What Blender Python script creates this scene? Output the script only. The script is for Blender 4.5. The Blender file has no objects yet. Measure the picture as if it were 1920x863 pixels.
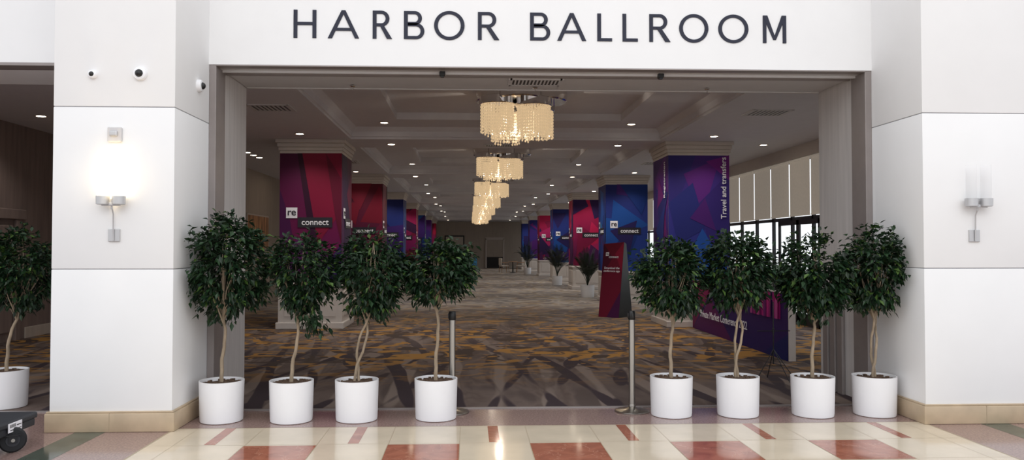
import bpy, bmesh, math, random
from mathutils import Vector, Matrix
C = bpy.context; D = bpy.data
scn = C.scene
random.seed(7)
pi = math.pi

# ---------------------------------------------------------------- materials
def lin(c):
    o = []
    for v in c[:3]:
        v = max(0, v) / 255.0
        o.append(v / 12.92 if v <= .04045 else ((v + .055) / 1.055) ** 2.4)
    return (*o, 1)

def mat(name, col, rough=.5, metal=0, var=.05, scale=6, bump=0, emit=None, es=0, spec=.5, stretch=None, alpha=None):
    m = D.materials.new(name); m.use_nodes = True
    nt = m.node_tree; N = nt.nodes; L = nt.links
    b = N['Principled BSDF']
    b.inputs['Roughness'].default_value = rough
    b.inputs['Metallic'].default_value = metal
    b.inputs['Specular IOR Level'].default_value = spec
    if alpha is not None: b.inputs['Alpha'].default_value = alpha
    tc = N.new('ShaderNodeTexCoord'); mp = N.new('ShaderNodeMapping')
    if stretch: mp.inputs['Scale'].default_value = stretch
    no = N.new('ShaderNodeTexNoise'); no.inputs['Scale'].default_value = scale; no.inputs['Detail'].default_value = 4
    L.new(tc.outputs['Object'], mp.inputs[0]); L.new(mp.outputs[0], no.inputs['Vector'])
    cr = N.new('ShaderNodeValToRGB')
    c = lin(col)
    cr.color_ramp.elements[0].position = .3; cr.color_ramp.elements[1].position = .7
    cr.color_ramp.elements[0].color = (*[v * (1 - var) for v in c[:3]], 1)
    cr.color_ramp.elements[1].color = (*[min(1, v * (1 + var)) for v in c[:3]], 1)
    L.new(no.outputs['Fac'], cr.inputs[0]); L.new(cr.outputs[0], b.inputs['Base Color'])
    if bump:
        bp = N.new('ShaderNodeBump'); bp.inputs['Strength'].default_value = bump; bp.inputs['Distance'].default_value = .01
        L.new(no.outputs['Fac'], bp.inputs['Height']); L.new(bp.outputs[0], b.inputs['Normal'])
    if emit:
        b.inputs['Emission Color'].default_value = lin(emit); b.inputs['Emission Strength'].default_value = es
    return m

def attr_mat(name, rough=.5, spec=.5, trans=0):
    m = D.materials.new(name); m.use_nodes = True
    N = m.node_tree.nodes; b = N['Principled BSDF']
    a = N.new('ShaderNodeAttribute'); a.attribute_name = 'Col'
    m.node_tree.links.new(a.outputs['Color'], b.inputs['Base Color'])
    b.inputs['Roughness'].default_value = rough; b.inputs['Specular IOR Level'].default_value = spec
    return m

M = {}
M['plaster'] = mat('white_plaster', (234, 234, 235), .6, var=.012, scale=3)
M['joint'] = mat('joint_grey', (140, 140, 146), .8)
M['base'] = mat('tan_limestone', (184, 164, 138), .35, var=.12, scale=5)
M['bronze'] = mat('grey_brown_metal_frame', (144, 136, 134), .4, .2)
M['jamb'] = mat('striated_beige_wallcovering', (200, 195, 193), .7, var=.08, scale=18, stretch=(1, 1, .05))
M['soffit'] = mat('grey_soffit_paint', (205, 203, 204), .7, var=.02)
M['ceil'] = mat('ceiling_paint', (212, 211, 217), .8, var=.02)
M['wallb'] = mat('beige_wallcovering', (174, 162, 150), .8, var=.06, scale=12, stretch=(1, 1, .1))
M['wallbr'] = mat('brown_wallcovering', (120, 104, 98), .8, var=.14, scale=14, stretch=(1, 1, .08))
M['trimw'] = mat('cream_painted_wood', (200, 191, 184), .5, var=.03)
M['dark'] = mat('dark_metal', (34, 34, 38), .45, .3)
M['black'] = mat('black_plastic', (18, 18, 20), .4)
M['chrome'] = mat('polished_chrome', (225, 222, 220), .12, 1, var=.02)
M['steel'] = mat('brushed_steel', (170, 166, 160), .3, 1, var=.08, scale=30, stretch=(1, 1, .1))
M['nickel'] = mat('satin_nickel', (190, 190, 192), .4, .6, var=.03)
M['pot'] = mat('white_planter_plastic', (238, 238, 241), .35, var=.01)
M['soil'] = mat('potting_bark', (92, 72, 58), .95, var=.5, scale=40, bump=.8)
M['bark'] = mat('grey_brown_ficus_bark', (150, 134, 114), .85, var=.3, scale=25, bump=.4, stretch=(1, 1, .3))
M['letter'] = mat('slate_grey_lettering', (56, 58, 70), .7, var=.04, spec=.15)
M['white'] = mat('white_print', (238, 236, 242), .6, var=.01)
M['inkd'] = mat('dark_print', (30, 24, 36), .5)
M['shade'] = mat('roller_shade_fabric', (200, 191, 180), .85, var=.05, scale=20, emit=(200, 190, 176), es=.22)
M['crystal'] = mat('warm_crystal', (110, 98, 84), .15, 0, var=.5, scale=22, emit=(255, 220, 172), es=.55)
M['lamp'] = mat('lamp_lens', (255, 240, 210), .4, emit=(255, 238, 212), es=16)
M['bulb'] = mat('sconce_glass_lit', (255, 250, 235), .3, emit=(255, 232, 190), es=3.0)
M['bulboff'] = mat('sconce_glass_unlit', (246, 247, 250), .4, var=.01, alpha=.06, spec=.1)
M['leaf'] = attr_mat('ficus_leaf', .42, .35)
M['palm'] = mat('palm_leaf', (24, 38, 25), .5, var=.4, scale=6)
M['print'] = attr_mat('printed_vinyl', .6, .25)
M['art'] = mat('painting_canvas', (176, 130, 92), .7, var=.8, scale=3, stretch=(1, 3, .4))
M['wood'] = mat('chair_wood', (150, 112, 80), .5)
M['fabric'] = mat('chair_fabric', (200, 190, 180), .9)
M['blue'] = mat('blue_print', (70, 140, 190), .6)
M['groundm'] = mat('exterior_paving', (190, 190, 186), .9)
M['hedge'] = mat('hedge_leaves', (92, 104, 88), .9, var=.5, scale=14, bump=.6)
M['rubber'] = mat('wheel_rubber', (22, 24, 28), .7)
M['cartm'] = mat('cart_deck', (40, 42, 48), .6)
M['cream'] = mat('cream_marble', (214, 200, 178), .1, var=.08, scale=2.5)
M['granite'] = mat('pink_brown_granite', (148, 124, 118), .12, var=.3, scale=60)
M['green'] = mat('green_marble', (78, 86, 78), .12, var=.3, scale=6)
M['grout'] = mat('brass_joint', (166, 150, 126), .4)

def marble(name, c1, c2, vein):
    m = D.materials.new(name); m.use_nodes = True
    nt = m.node_tree; N = nt.nodes; L = nt.links; b = N['Principled BSDF']
    b.inputs['Roughness'].default_value = .08
    tc = N.new('ShaderNodeTexCoord')
    n1 = N.new('ShaderNodeTexNoise'); n1.inputs['Scale'].default_value = 5; n1.inputs['Detail'].default_value = 8; n1.inputs['Distortion'].default_value = 1.2
    L.new(tc.outputs['Object'], n1.inputs['Vector'])
    cr = N.new('ShaderNodeValToRGB'); e = cr.color_ramp.elements
    e[0].position = .3; e[0].color = lin(c1); e[1].position = .62; e[1].color = lin(c2)
    L.new(n1.outputs['Fac'], cr.inputs[0])
    v = N.new('ShaderNodeTexVoronoi'); v.feature = 'DISTANCE_TO_EDGE'; v.inputs['Scale'].default_value = 3.2
    ad = N.new('ShaderNodeMixRGB'); ad.blend_type = 'ADD'; ad.inputs[0].default_value = .35
    L.new(tc.outputs['Object'], ad.inputs[1]); L.new(n1.outputs['Color'], ad.inputs[2]); L.new(ad.outputs[0], v.inputs['Vector'])
    r2 = N.new('ShaderNodeValToRGB'); r2.color_ramp.elements[0].color = (1, 1, 1, 1); r2.color_ramp.elements[1].color = (0, 0, 0, 1)
    r2.color_ramp.elements[1].position = .015
    L.new(v.outputs['Distance'], r2.inputs[0])
    mx = N.new('ShaderNodeMixRGB'); L.new(r2.outputs[0], mx.inputs[0]); L.new(cr.outputs[0], mx.inputs[1]); mx.inputs[2].default_value = lin(vein)
    L.new(mx.outputs[0], b.inputs['Base Color'])
    return m
M['redm'] = marble('red_veined_marble', (146, 86, 68), (172, 108, 86), (188, 136, 114))

def carpet_mat():
    m = D.materials.new('patterned_carpet'); m.use_nodes = True
    nt = m.node_tree; N = nt.nodes; L = nt.links; b = N['Principled BSDF']
    b.inputs['Roughness'].default_value = .95; b.inputs['Specular IOR Level'].default_value = .15
    tc = N.new('ShaderNodeTexCoord')
    def mp(s, loc=(0, 0, 0)):
        n = N.new('ShaderNodeMapping'); n.inputs['Scale'].default_value = s; n.inputs['Location'].default_value = loc
        L.new(tc.outputs['Object'], n.inputs[0]); return n.outputs[0]
    def noise(vec, sc, dist=0, det=3):
        n = N.new('ShaderNodeTexNoise'); n.inputs['Scale'].default_value = sc; n.inputs['Distortion'].default_value = dist; n.inputs['Detail'].default_value = det
        L.new(vec, n.inputs['Vector']); return n.outputs
    def ramp(fac, stops):
        n = N.new('ShaderNodeValToRGB'); L.new(fac, n.inputs[0]); e = n.color_ramp.elements
        while len(e) < len(stops): e.new(.5)
        for i, (p, c) in enumerate(stops):
            e[i].position = p; e[i].color = c if len(c) == 4 else lin(c)
        return n.outputs[0]
    def mix(f, a, c):
        n = N.new('ShaderNodeMixRGB'); L.new(f, n.inputs[0])
        for i, x in ((1, a), (2, c)):
            if isinstance(x, tuple): n.inputs[i].default_value = lin(x)
            else: L.new(x, n.inputs[i])
        return n.outputs[0]
    def ma(op, a, c=None):
        n = N.new('ShaderNodeMath'); n.operation = op
        for i, x in ((0, a), (1, c)):
            if x is None: continue
            if isinstance(x, (int, float)): n.inputs[i].default_value = x
            else: L.new(x, n.inputs[i])
        return n.outputs[0]
    W = (1, 1, 1, 1); K = (0, 0, 0, 1)
    sep = N.new('ShaderNodeSeparateXYZ'); L.new(tc.outputs['Object'], sep.inputs[0])
    X, Y = sep.outputs['X'], sep.outputs['Y']
    base = ramp(noise(mp((1.2, .35, 1)), 1.3, .6)['Fac'], [(.38, (92, 80, 76)), (.47, (112, 98, 92)), (.53, (100, 86, 80)), (.64, (124, 110, 104))])
    def streak(slope, freq, ph, lo, hi, off):
        nz = noise(mp((.35, .22, 1), (off, off, 0)), 1.0, 0, 1)['Fac']
        q = ma('ADD', ma('ADD', ma('MULTIPLY', X, freq), ma('MULTIPLY', Y, slope * freq)), ma('MULTIPLY', nz, 7.0))
        s = ma('MULTIPLY', ma('ADD', ma('SINE', ma('ADD', q, ph)), 1.0), .5)
        taper = noise(mp((1.5, .42, 1), (off * 2, 0, 0)), 1.2, 0, 1)['Fac']
        s = ma('ADD', s, ma('MULTIPLY', ma('SUBTRACT', taper, .5), 1.1))
        return ramp(s, [(0, K), (lo, K), (hi, W), (1, W)])
    st = ma('MAXIMUM', streak(.18, 12, 0, .86, .94, 3), streak(-.24, 10, 2.0, .92, .98, 11))
    li = streak(.03, 11.0, 3.6, .78, .90, 3)
    def yramp(stops, a, z):
        n = N.new('ShaderNodeMapRange'); n.inputs[1].default_value = a; n.inputs[2].default_value = z
        L.new(Y, n.inputs[0]); return ramp(n.outputs[0], stops)
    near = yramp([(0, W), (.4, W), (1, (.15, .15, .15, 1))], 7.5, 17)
    c = mix(ma('MULTIPLY', li, near), base, (132, 118, 110))
    c = mix(ma('MULTIPLY', st, near), c, (66, 56, 60))
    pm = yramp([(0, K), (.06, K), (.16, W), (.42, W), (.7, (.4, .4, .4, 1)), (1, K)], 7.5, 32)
    dk = ramp(noise(mp((.75, .7, 1), (4, 1, 0)), 2.2, 1.2, 2)['Fac'], [(.0, W), (.44, W), (.46, K), (1, K)])
    c = mix(ma('MULTIPLY', dk, pm), c, (76, 64, 58))
    pat = ramp(noise(mp((.72, 1.0, 1)), 2.3, 1.5, 2)['Fac'], [(.0, K), (.555, K), (.575, W), (1, W)])
    c = mix(ma('MULTIPLY', pat, pm), c, (164, 122, 66))
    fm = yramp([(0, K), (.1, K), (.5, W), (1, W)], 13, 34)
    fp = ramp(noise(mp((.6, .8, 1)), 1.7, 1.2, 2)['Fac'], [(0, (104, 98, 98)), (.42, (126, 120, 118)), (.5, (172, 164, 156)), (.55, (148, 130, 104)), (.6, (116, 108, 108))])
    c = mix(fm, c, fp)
    L.new(c, b.inputs['Base Color'])
    fn = noise(tc.outputs['Object'], 180)['Fac']
    bp = N.new('ShaderNodeBump'); bp.inputs['Strength'].default_value = .3; bp.inputs['Distance'].default_value = .01
    L.new(fn, bp.inputs['Height']); L.new(bp.outputs[0], b.inputs['Normal'])
    return m
M['carpet'] = carpet_mat()

def glass_mat():
    m = D.materials.new('clear_glass'); m.use_nodes = True
    nt = m.node_tree; N = nt.nodes; L = nt.links
    for n in list(N): N.remove(n)
    o = N.new('ShaderNodeOutputMaterial'); t = N.new('ShaderNodeBsdfTransparent'); g = N.new('ShaderNodeBsdfGlossy')
    g.inputs['Roughness'].default_value = .03
    t.inputs[0].default_value = (.95, .97, .98, 1)
    mx = N.new('ShaderNodeMixShader'); mx.inputs[0].default_value = .06
    L.new(t.outputs[0], mx.inputs[1]); L.new(g.outputs[0], mx.inputs[2]); L.new(mx.outputs[0], o.inputs[0])
    return m
M['glass'] = glass_mat()

# ---------------------------------------------------------------- mesh builder
class MB:
    def __init__(s): s.v = []; s.f = []; s.m = []; s.c = []
    def add(s, vs, fs, mi=0, col=None):
        o = len(s.v); s.v += [tuple(x) for x in vs]
        for f in fs: s.f.append([i + o for i in f]); s.m.append(mi); s.c.append(col)
    def box(s, x0, x1, y0, y1, z0, z1, mi=0, bev=0, seg=2):
        if bev <= 0:
            vs = [(x, y, z) for x in (x0, x1) for y in (y0, y1) for z in (z0, z1)]
            s.add(vs, [(0, 1, 3, 2), (4, 6, 7, 5), (0, 4, 5, 1), (2, 3, 7, 6), (0, 2, 6, 4), (1, 5, 7, 3)], mi); return
        bm = bmesh.new(); bmesh.ops.create_cube(bm, size=1)
        for v in bm.verts:
            v.co = Vector(((x0 + x1) / 2 + v.co.x * (x1 - x0), (y0 + y1) / 2 + v.co.y * (y1 - y0), (z0 + z1) / 2 + v.co.z * (z1 - z0)))
        bmesh.ops.bevel(bm, geom=bm.edges[:], offset=bev, segments=seg, affect='EDGES', profile=.5)
        bm.verts.index_update()
        s.add([v.co for v in bm.verts], [[v.index for v in f.verts] for f in bm.faces], mi); bm.free()
    def lathe(s, prof, c=(0, 0, 0), n=32, mi=0, axis='z', cap=True):
        vs = []; fs = []
        for (r, h) in prof:
            for i in range(n):
                a = 2 * pi * i / n; p = (r * math.cos(a), r * math.sin(a), h)
                if axis == 'y': p = (p[0], p[2], p[1])
                if axis == 'x': p = (p[2], p[0], p[1])
                vs.append((p[0] + c[0], p[1] + c[1], p[2] + c[2]))
        for k in range(len(prof) - 1):
            for i in range(n):
                j = (i + 1) % n; fs.append((k * n + i, k * n + j, (k + 1) * n + j, (k + 1) * n + i))
        if cap:
            fs.append(list(range(n))[::-1]); fs.append([(len(prof) - 1) * n + i for i in range(n)])
        s.add(vs, fs, mi)
    def tube(s, pts, rad, n=8, mi=0):
        pts = [Vector(p) for p in pts]; vs = []; fs = []
        for k, p in enumerate(pts):
            d = (pts[min(k + 1, len(pts) - 1)] - pts[max(k - 1, 0)]).normalized()
            u = d.cross(Vector((0.3, 1, .1))).normalized(); w = d.cross(u)
            r = rad[k] if isinstance(rad, (list, tuple)) else rad
            for i in range(n):
                a = 2 * pi * i / n; vs.append(p + u * r * math.cos(a) + w * r * math.sin(a))
        for k in range(len(pts) - 1):
            for i in range(n):
                j = (i + 1) % n; fs.append((k * n + i, k * n + j, (k + 1) * n + j, (k + 1) * n + i))
        fs.append(list(range(n))[::-1]); fs.append([(len(pts) - 1) * n + i for i in range(n)])
        s.add(vs, fs, mi)
    def prism(s, poly, y0, y1, mi=0):
        n = len(poly)
        vs = [(p[0], y0, p[1]) for p in poly] + [(p[0], y1, p[1]) for p in poly]
        fs = [list(range(n)), [n + i for i in range(n)][::-1]] + [(i, n + i, n + (i + 1) % n, (i + 1) % n) for i in range(n)]
        s.add(vs, fs, mi)
    def mesh(s, name, mats, smooth=False):
        me = D.meshes.new(name); me.from_pydata(s.v, [], s.f)
        for k in mats: me.materials.append(M[k])
        for p, mi in zip(me.polygons, s.m): p.material_index = mi
        if any(c is not None for c in s.c):
            ca = me.color_attributes.new('Col', 'FLOAT_COLOR', 'CORNER')
            for p, c in zip(me.polygons, s.c):
                for k, li in enumerate(p.loop_indices):
                    cc = c[k] if isinstance(c, list) else (c or (1, 1, 1, 1))
                    ca.data[li].color = cc
        if smooth:
            me.polygons.foreach_set('use_smooth', [True] * len(me.polygons))
            try: me.set_sharp_from_angle(angle=math.radians(40))
            except Exception: pass
        me.update(); return me

def link(o, parent=None):
    C.collection.objects.link(o)
    if parent: o.parent = parent
    return o
def obj(mb, name, mats, parent=None, loc=(0, 0, 0), smooth=False, label=None, cat=None, group=None, kind=None):
    o = D.objects.new(name, mb.mesh(name, mats, smooth)); o.location = loc; link(o, parent)
    if label: o['label'] = label
    if cat: o['category'] = cat
    if group: o['group'] = group
    if kind: o['kind'] = kind
    return o
def empty(name, loc, label, cat, group=None):
    o = D.objects.new(name, None); o.empty_display_size = .1; o.location = loc; link(o)
    o['label'] = label; o['category'] = cat
    if group: o['group'] = group
    return o
def dup(root, loc, parent=None):
    o = root.copy(); o.location = loc if loc is not None else root.location
    C.collection.objects.link(o)
    if parent: o.parent = parent
    for ch in root.children:
        dup(ch, None, o)
    return o
def struct(mb, name, mats, label='', smooth=False):
    return obj(mb, name, mats, kind='structure', smooth=smooth, label=label or None)

def text_obj(s, size, mkey, parent, origin, xa, ya, name='lettering', bold=0, depth=.002, align='CENTER'):
    cu = D.curves.new('t', 'FONT'); cu.body = s; cu.size = size; cu.align_x = align; cu.align_y = 'CENTER'; cu.extrude = depth; cu.offset = bold * size
    cu.resolution_u = 4
    t = D.objects.new('t', cu); C.collection.objects.link(t); C.view_layer.update()
    me = D.meshes.new_from_object(t.evaluated_get(C.evaluated_depsgraph_get()))
    D.objects.remove(t); me.materials.clear(); me.materials.append(M[mkey])
    o = D.objects.new(name, me); link(o, parent)
    xa = Vector(xa); ya = Vector(ya); za = xa.cross(ya)
    mt = Matrix((xa, ya, za)).transposed().to_4x4(); mt.translation = Vector(origin)
    o.matrix_local = mt
    return o

# ---------------------------------------------------------------- printed panels
def clip(poly, w, h):
    def cl(P, f):
        out = []
        for i in range(len(P)):
            a, b = P[i], P[(i + 1) % len(P)]
            fa, fb = f(a), f(b)
            if fa >= 0: out.append(a)
            if (fa >= 0) != (fb >= 0):
                t = fa / (fa - fb); out.append((a[0] + (b[0] - a[0]) * t, a[1] + (b[1] - a[1]) * t))
        return out
    P = poly
    for f in (lambda p: p[0], lambda p: w - p[0], lambda p: p[1], lambda p: h - p[1]):
        if len(P) < 3: return []
        P = cl(P, f)
    return P if len(P) >= 3 else []
def panel(w, h, polys, origin, xa, name, parent, label=None, gain=1.0):
    xa = Vector(xa); za = Vector((0, 0, 1)); n = xa.cross(za)
    mb = MB(); o = Vector(origin)
    for i, (pts, ct, cb) in enumerate(polys):
        P = clip([(p[0] * w, p[1] * h) for p in pts], w, h)
        if not P: continue
        ct_, cb_ = lin(ct), lin(cb); cols = []; vs = []
        for p in P:
            t = p[1] / h; cols.append(tuple((cb_[k] * (1 - t) + ct_[k] * t) * gain for k in range(3)) + (1,))
            vs.append(o + xa * p[0] + za * p[1] + n * (.004 + .0012 * i))
        mb.add(vs, [list(range(len(P)))], 0, cols)
    q = [o, o + xa * w, o + xa * w + za * h, o + za * h]
    mb.add([p + n * .003 for p in q], [(0, 1, 2, 3)], 0, lin(polys[0][2]))
    return obj(mb, name, ['print'], parent, label=label)
FULL = [(0, 0), (1, 0), (1, 1), (0, 1)]
def design(theme, seed):
    r = random.Random(seed)
    T = {'red': ((152, 22, 56), (120, 24, 104), [(196, 30, 74), (96, 20, 56), (130, 22, 60), (62, 20, 66), (178, 30, 96)]),
         'crimson': ((108, 16, 42), (80, 22, 68), [(138, 20, 50), (78, 16, 42), (56, 18, 48), (124, 24, 66)]),
         'blue': ((38, 44, 118), (34, 66, 150), [(32, 86, 172), (46, 34, 100), (72, 36, 124), (24, 54, 130), (40, 120, 190)]),
         'violet': ((72, 34, 118), (48, 48, 130), [(96, 34, 130), (44, 42, 120), (118, 30, 120), (36, 56, 140), (60, 28, 96)]),
         'pink': ((196, 24, 80), (60, 24, 76), [(224, 34, 96), (150, 20, 74), (52, 26, 84), (90, 28, 96), (200, 40, 110)])}
    a, b, cs = T[theme]
    P = [(FULL, a, b)]
    for i in range(9):
        cx, cy = r.uniform(-.1, 1.1), r.uniform(0, 1); s = r.uniform(.25, .6); an = r.uniform(0, 2 * pi)
        k = r.choice([3, 3, 4])
        pts = [(cx + s * math.cos(an + j * 2 * pi / k + r.uniform(-.3, .3)), cy + s * .55 * math.sin(an + j * 2 * pi / k)) for j in range(k)]
        c = cs[i % len(cs)]; P.append((pts, c, tuple(int(v * .8) for v in c)))
    return P
L1 = [(FULL, (128, 16, 52), (120, 20, 98)), ([(0, 1), (.3, 1), (.52, .35), (.2, .0), (0, 0)], (84, 20, 62), (140, 22, 96)),
      ([(0, .72), (.16, .5), (.34, .0), (0, 0)], (64, 20, 66), (100, 26, 96)), ([(.28, 1), (.36, 1), (.62, .3), (.5, .3)], (56, 12, 38), (62, 14, 60)),
      ([(.36, 1), (1, 1), (1, .55), (.62, .3)], (140, 16, 56), (150, 20, 66)), ([(.74, 1), (1, .8), (1, .3), (.9, .5)], (108, 14, 46), (108, 16, 56)),
      ([(0, .0), (1, 0), (1, .14), (.3, .34), (0, .2)], (138, 22, 112), (80, 28, 104)), ([(.55, .0), (1, .0), (1, .3)], (62, 26, 96), (54, 30, 100))]
R1 = [(FULL, (70, 38, 122), (36, 60, 150)), ([(0, 1), (.45, 1), (.1, .55), (0, .6)], (54, 44, 120), (48, 40, 116)),
      ([(.25, .85), (.85, .98), (.55, .5)], (98, 36, 128), (84, 34, 122)), ([(.0, .62), (.4, .78), (.62, .42), (.15, .3)], (42, 46, 122), (36, 42, 116)),
      ([(.5, .62), (1, .86), (1, .3), (.7, .22)], (58, 36, 112), (48, 40, 122)), ([(.62, .95), (1, 1), (1, .8)], (118, 36, 132), (90, 30, 120)),
      ([(.1, .0), (.55, .42), (.95, .1), (.8, 0)], (40, 74, 160), (30, 84, 170)), ([(.35, .5), (.6, .66), (.78, .4)], (84, 30, 110), (70, 32, 118))]
SIDE = [(FULL, (92, 22, 66), (70, 26, 92)), ([(.0, 1), (.5, 1), (.9, .3), (.3, .2)], (60, 22, 70), (50, 22, 74)), ([(.5, .7), (1, .9), (1, .4)], (130, 24, 70), (120, 22, 80))]

# ---------------------------------------------------------------- room shell
ZS = 3.77
PF = 6.92; SW = 7.8; JB = 8.85; XL = -2.60; XR = 4.16; LZ = 3.44
mb = MB(); mb.box(XL, XR, SW, JB, LZ, 7.0); struct(mb, 'wall_front', ['plaster'], 'white plaster wall above the wide opening')
mb = MB(); mb.box(-8.3, -3.65, SW, JB, LZ, 7.0); struct(mb, 'wall_front_side', ['plaster'], 'white plaster wall above the side opening')
def pillar(x0, x1, name):
    mb = MB()
    for z0, z1 in ((0, 1.415), (1.421, 2.845), (2.851, 7.0)):
        mb.box(x0, x1, PF, JB, z0, z1, 0, .006, 2)
    mb.box(x0 + .008, x1 - .008, PF + .009, JB - .01, 0, 6.9, 1)  # grey core shows through the block gaps as thin joint lines
    return struct(mb, name, ['plaster', 'joint'], 'white plaster pier with thin horizontal joints', True)
pillar(-3.65, XL, 'wall_pillar_left'); pillar(XR, 8.0, 'wall_pillar_right')
for n, (x0, x1) in (('baseboard_left', (-3.65, XL)), ('baseboard_right', (XR, 8.0))):
    mb = MB(); mb.box(x0 - .03, x1 + .03, PF - .03, SW, 0, .165, 0, .01)
    mb.box(x0 - .02, x1 + .02, PF - .02, SW, .165, .18, 0, .006)
    nseg = int((x1 - x0) / .5)
    for i in range(1, nseg):
        xx = x0 + i * (x1 - x0) / nseg; mb.box(xx - .002, xx + .002, PF - .0315, PF, .0, .165, 1)
    struct(mb, n, ['base', 'grout'], 'tan limestone skirting', True)
for sx, nm in ((XL, 'left'), (XR, 'right')):
    d = 1 if sx < 0 else -1
    mb = MB(); a, b_ = sorted((sx, sx + d * .07)); mb.box(a, b_, SW + .005, 8.1, 0, LZ, 0, .006)
    struct(mb, 'trim_' + ('1' if d > 0 else '2'), ['bronze'], 'grey-brown metal opening frame')
    mb = MB(); a, b_ = sorted((sx, sx + d * .06)); mb.box(a, b_, 8.1, JB + .04, 0, LZ, 0)
    if d < 0:
        for i in range(3): mb.box(sx - .10, sx - .06, 8.3 + i * .17, 8.42 + i * .17, 0, 1.15, 1, .01)
    struct(mb, 'trim_' + ('3' if d > 0 else '4'), ['jamb', 'bronze'], 'beige striated jamb panel')
mb = MB(); mb.box(XL + .07, XR - .07, SW - .006, SW + .12, LZ - .014, LZ, 1, .002)
mb.box(XL + .07, XR - .07, SW + .12, JB + .04, LZ - .012, LZ, 0)
mb.box(XL + .07, XR - .07, 8.0, 8.03, LZ - .035, LZ - .012, 0); mb.box(XL + .07, XR - .07, 8.12, 8.15, LZ - .035, LZ - .012, 1)
mb.box(XL + .07, XR - .07, JB, JB + .04, LZ - .02, LZ + .34, 0)
struct(mb, 'trim_5', ['soffit', 'bronze'], 'grey head track of the opening')
mb = MB(); mb.box(-8.2, -3.65, SW - .006, SW + .2, LZ - .03, LZ, 0); struct(mb, 'trim_6', ['bronze'], 'brown metal head frame')
for x in (-.28, 2.0):
    mb = MB(); mb.box(x - .03, x + .03, 7.95, 8.02, LZ - .055, LZ - .012, 0, .006); mb.box(x - .018, x + .018, 7.96, 8.01, LZ - .068, LZ - .05, 0)
    obj(mb, 'track_bracket', ['black'], label='small black bracket under the head track', cat='bracket', group='track brackets')
for x in (-1.3, .74, 2.7):
    mb = MB(); mb.lathe([(.012, 0), (.03, -.012), (.03, -.02), (.012, -.03)], (x, 8.65, LZ - .012), 12)
    mb.lathe([(.006, -.03), (.006, -.06)], (x, 8.65, LZ - .012), 8)
    obj(mb, 'sprinkler', ['chrome'], smooth=True, label='small chrome fire sprinkler under the soffit', cat='sprinkler', group='soffit sprinklers')

mb = MB()
def fr(x0, x1, y0, y1, mi, z):
    mb.add([(x0, y0, z), (x1, y0, z), (x1, y1, z), (x0, y1, z)], [(0, 1, 2, 3)], mi)
mb.box(-12, 12, -8, 7.77, -.2, 0, 1)
fr(-2.6, 4.16, -6, 7.0, 0, .0006)
for k in range(-6, 7):
    x = .21 + 1.16 * k
    if -2.55 < x < 4.1: fr(x - .045, x + .045, 6.42, 7.0, 2, .0014)
    for j in range(0, 6):
        y1 = 6.37 - j * 1.16; xs = x + .29
        if -2.5 < xs < 3.6:
            fr(xs - .006, xs + .586, y1 - .592, y1 + .006, 4, .0010); fr(xs, xs + .58, y1 - .585, y1, 2, .0014)
for y in (6.4, 5.8, 5.2): fr(-2.6, 4.16, y + .0, y + .005, 4, .0009)
for k in range(-6, 7):
    x = .21 + 1.16 * k + .29
    for xx in (x, x + .58):
        if -2.6 < xx < 4.1: fr(xx, xx + .004, -2, 7.0, 4, .0009)
fr(-3.42, -3.16, -6, 7.0, 3, .0008); fr(4.66, 4.92, -6, 7.0, 3, .0008)
fr(-2.615, -2.6, -6, 7.0, 4, .0009); fr(4.16, 4.175, -6, 7.0, 4, .0009); fr(-2.6, 4.16, 7.0, 7.012, 4, .0009)
struct(mb, 'floor', ['cream', 'granite', 'redm', 'green', 'grout'], 'polished stone floor with red and green marble inlays')
mb = MB(); mb.box(-8.2, 7.2, 7.77, 63, -.2, .006); struct(mb, 'floor_carpet', ['carpet'], 'brown carpet with ochre organic pattern')
mb = MB(); mb.box(-8, 7, 7.745, 7.79, -.01, .012, 0, .003); struct(mb, 'trim_7', ['bronze'], 'metal threshold strip')
mb = MB(); mb.box(-80, 90, -60, 130, -.6, -.25); struct(mb, 'ground', ['groundm'], 'exterior paving')

mb = MB()
CX0, CX1 = -2.35, 3.85
def cq(x0, x1, y0, y1, z): mb.add([(x0, y0, z), (x1, y0, z), (x1, y1, z), (x0, y1, z)], [(0, 3, 2, 1)])
cq(-8.2, CX0, JB - .1, 63, ZS); cq(CX1, 7.2, JB - .1, 63, ZS); cq(CX0, CX1, JB - .1, 9.3, ZS)
edges = [(9.3, 15.4)] + [(16.7 + 7.2 * k, 22.6 + 7.2 * k) for k in range(6)]
for i, (a, b) in enumerate(edges):
    nb = edges[i + 1][0] if i + 1 < len(edges) else 63
    cq(CX0, CX1, b, nb, ZS)
    def ringq(i0, z0, i1, z1):
        A = [(CX0 + i0, a + i0), (CX1 - i0, a + i0), (CX1 - i0, b - i0), (CX0 + i0, b - i0)]
        B = [(CX0 + i1, a + i1), (CX1 - i1, a + i1), (CX1 - i1, b - i1), (CX0 + i1, b - i1)]
        vs = [(x, y, z0) for x, y in A] + [(x, y, z1) for x, y in B]
        mb.add(vs, [(k, (k + 1) % 4, 4 + (k + 1) % 4, 4 + k) for k in range(4)])
    ringq(0, ZS, 0, ZS + .04); ringq(0, ZS + .04, .03, ZS + .05); ringq(.03, ZS + .05, .03, ZS + .15); ringq(.03, ZS + .15, .12, ZS + .23)
    ringq(.12, ZS + .23, 1.0, ZS + .23); ringq(1.0, ZS + .23, 1.0, ZS + .36)
    cq(CX0 + 1.0, CX1 - 1.0, a + 1.0, b - 1.0, ZS + .36)
mb.box(-8.4, 7.4, JB - .15, 63.2, 4.35, 4.6)
struct(mb, 'ceiling', ['ceil'], 'pale coffered ceiling with stepped mouldings')

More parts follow.
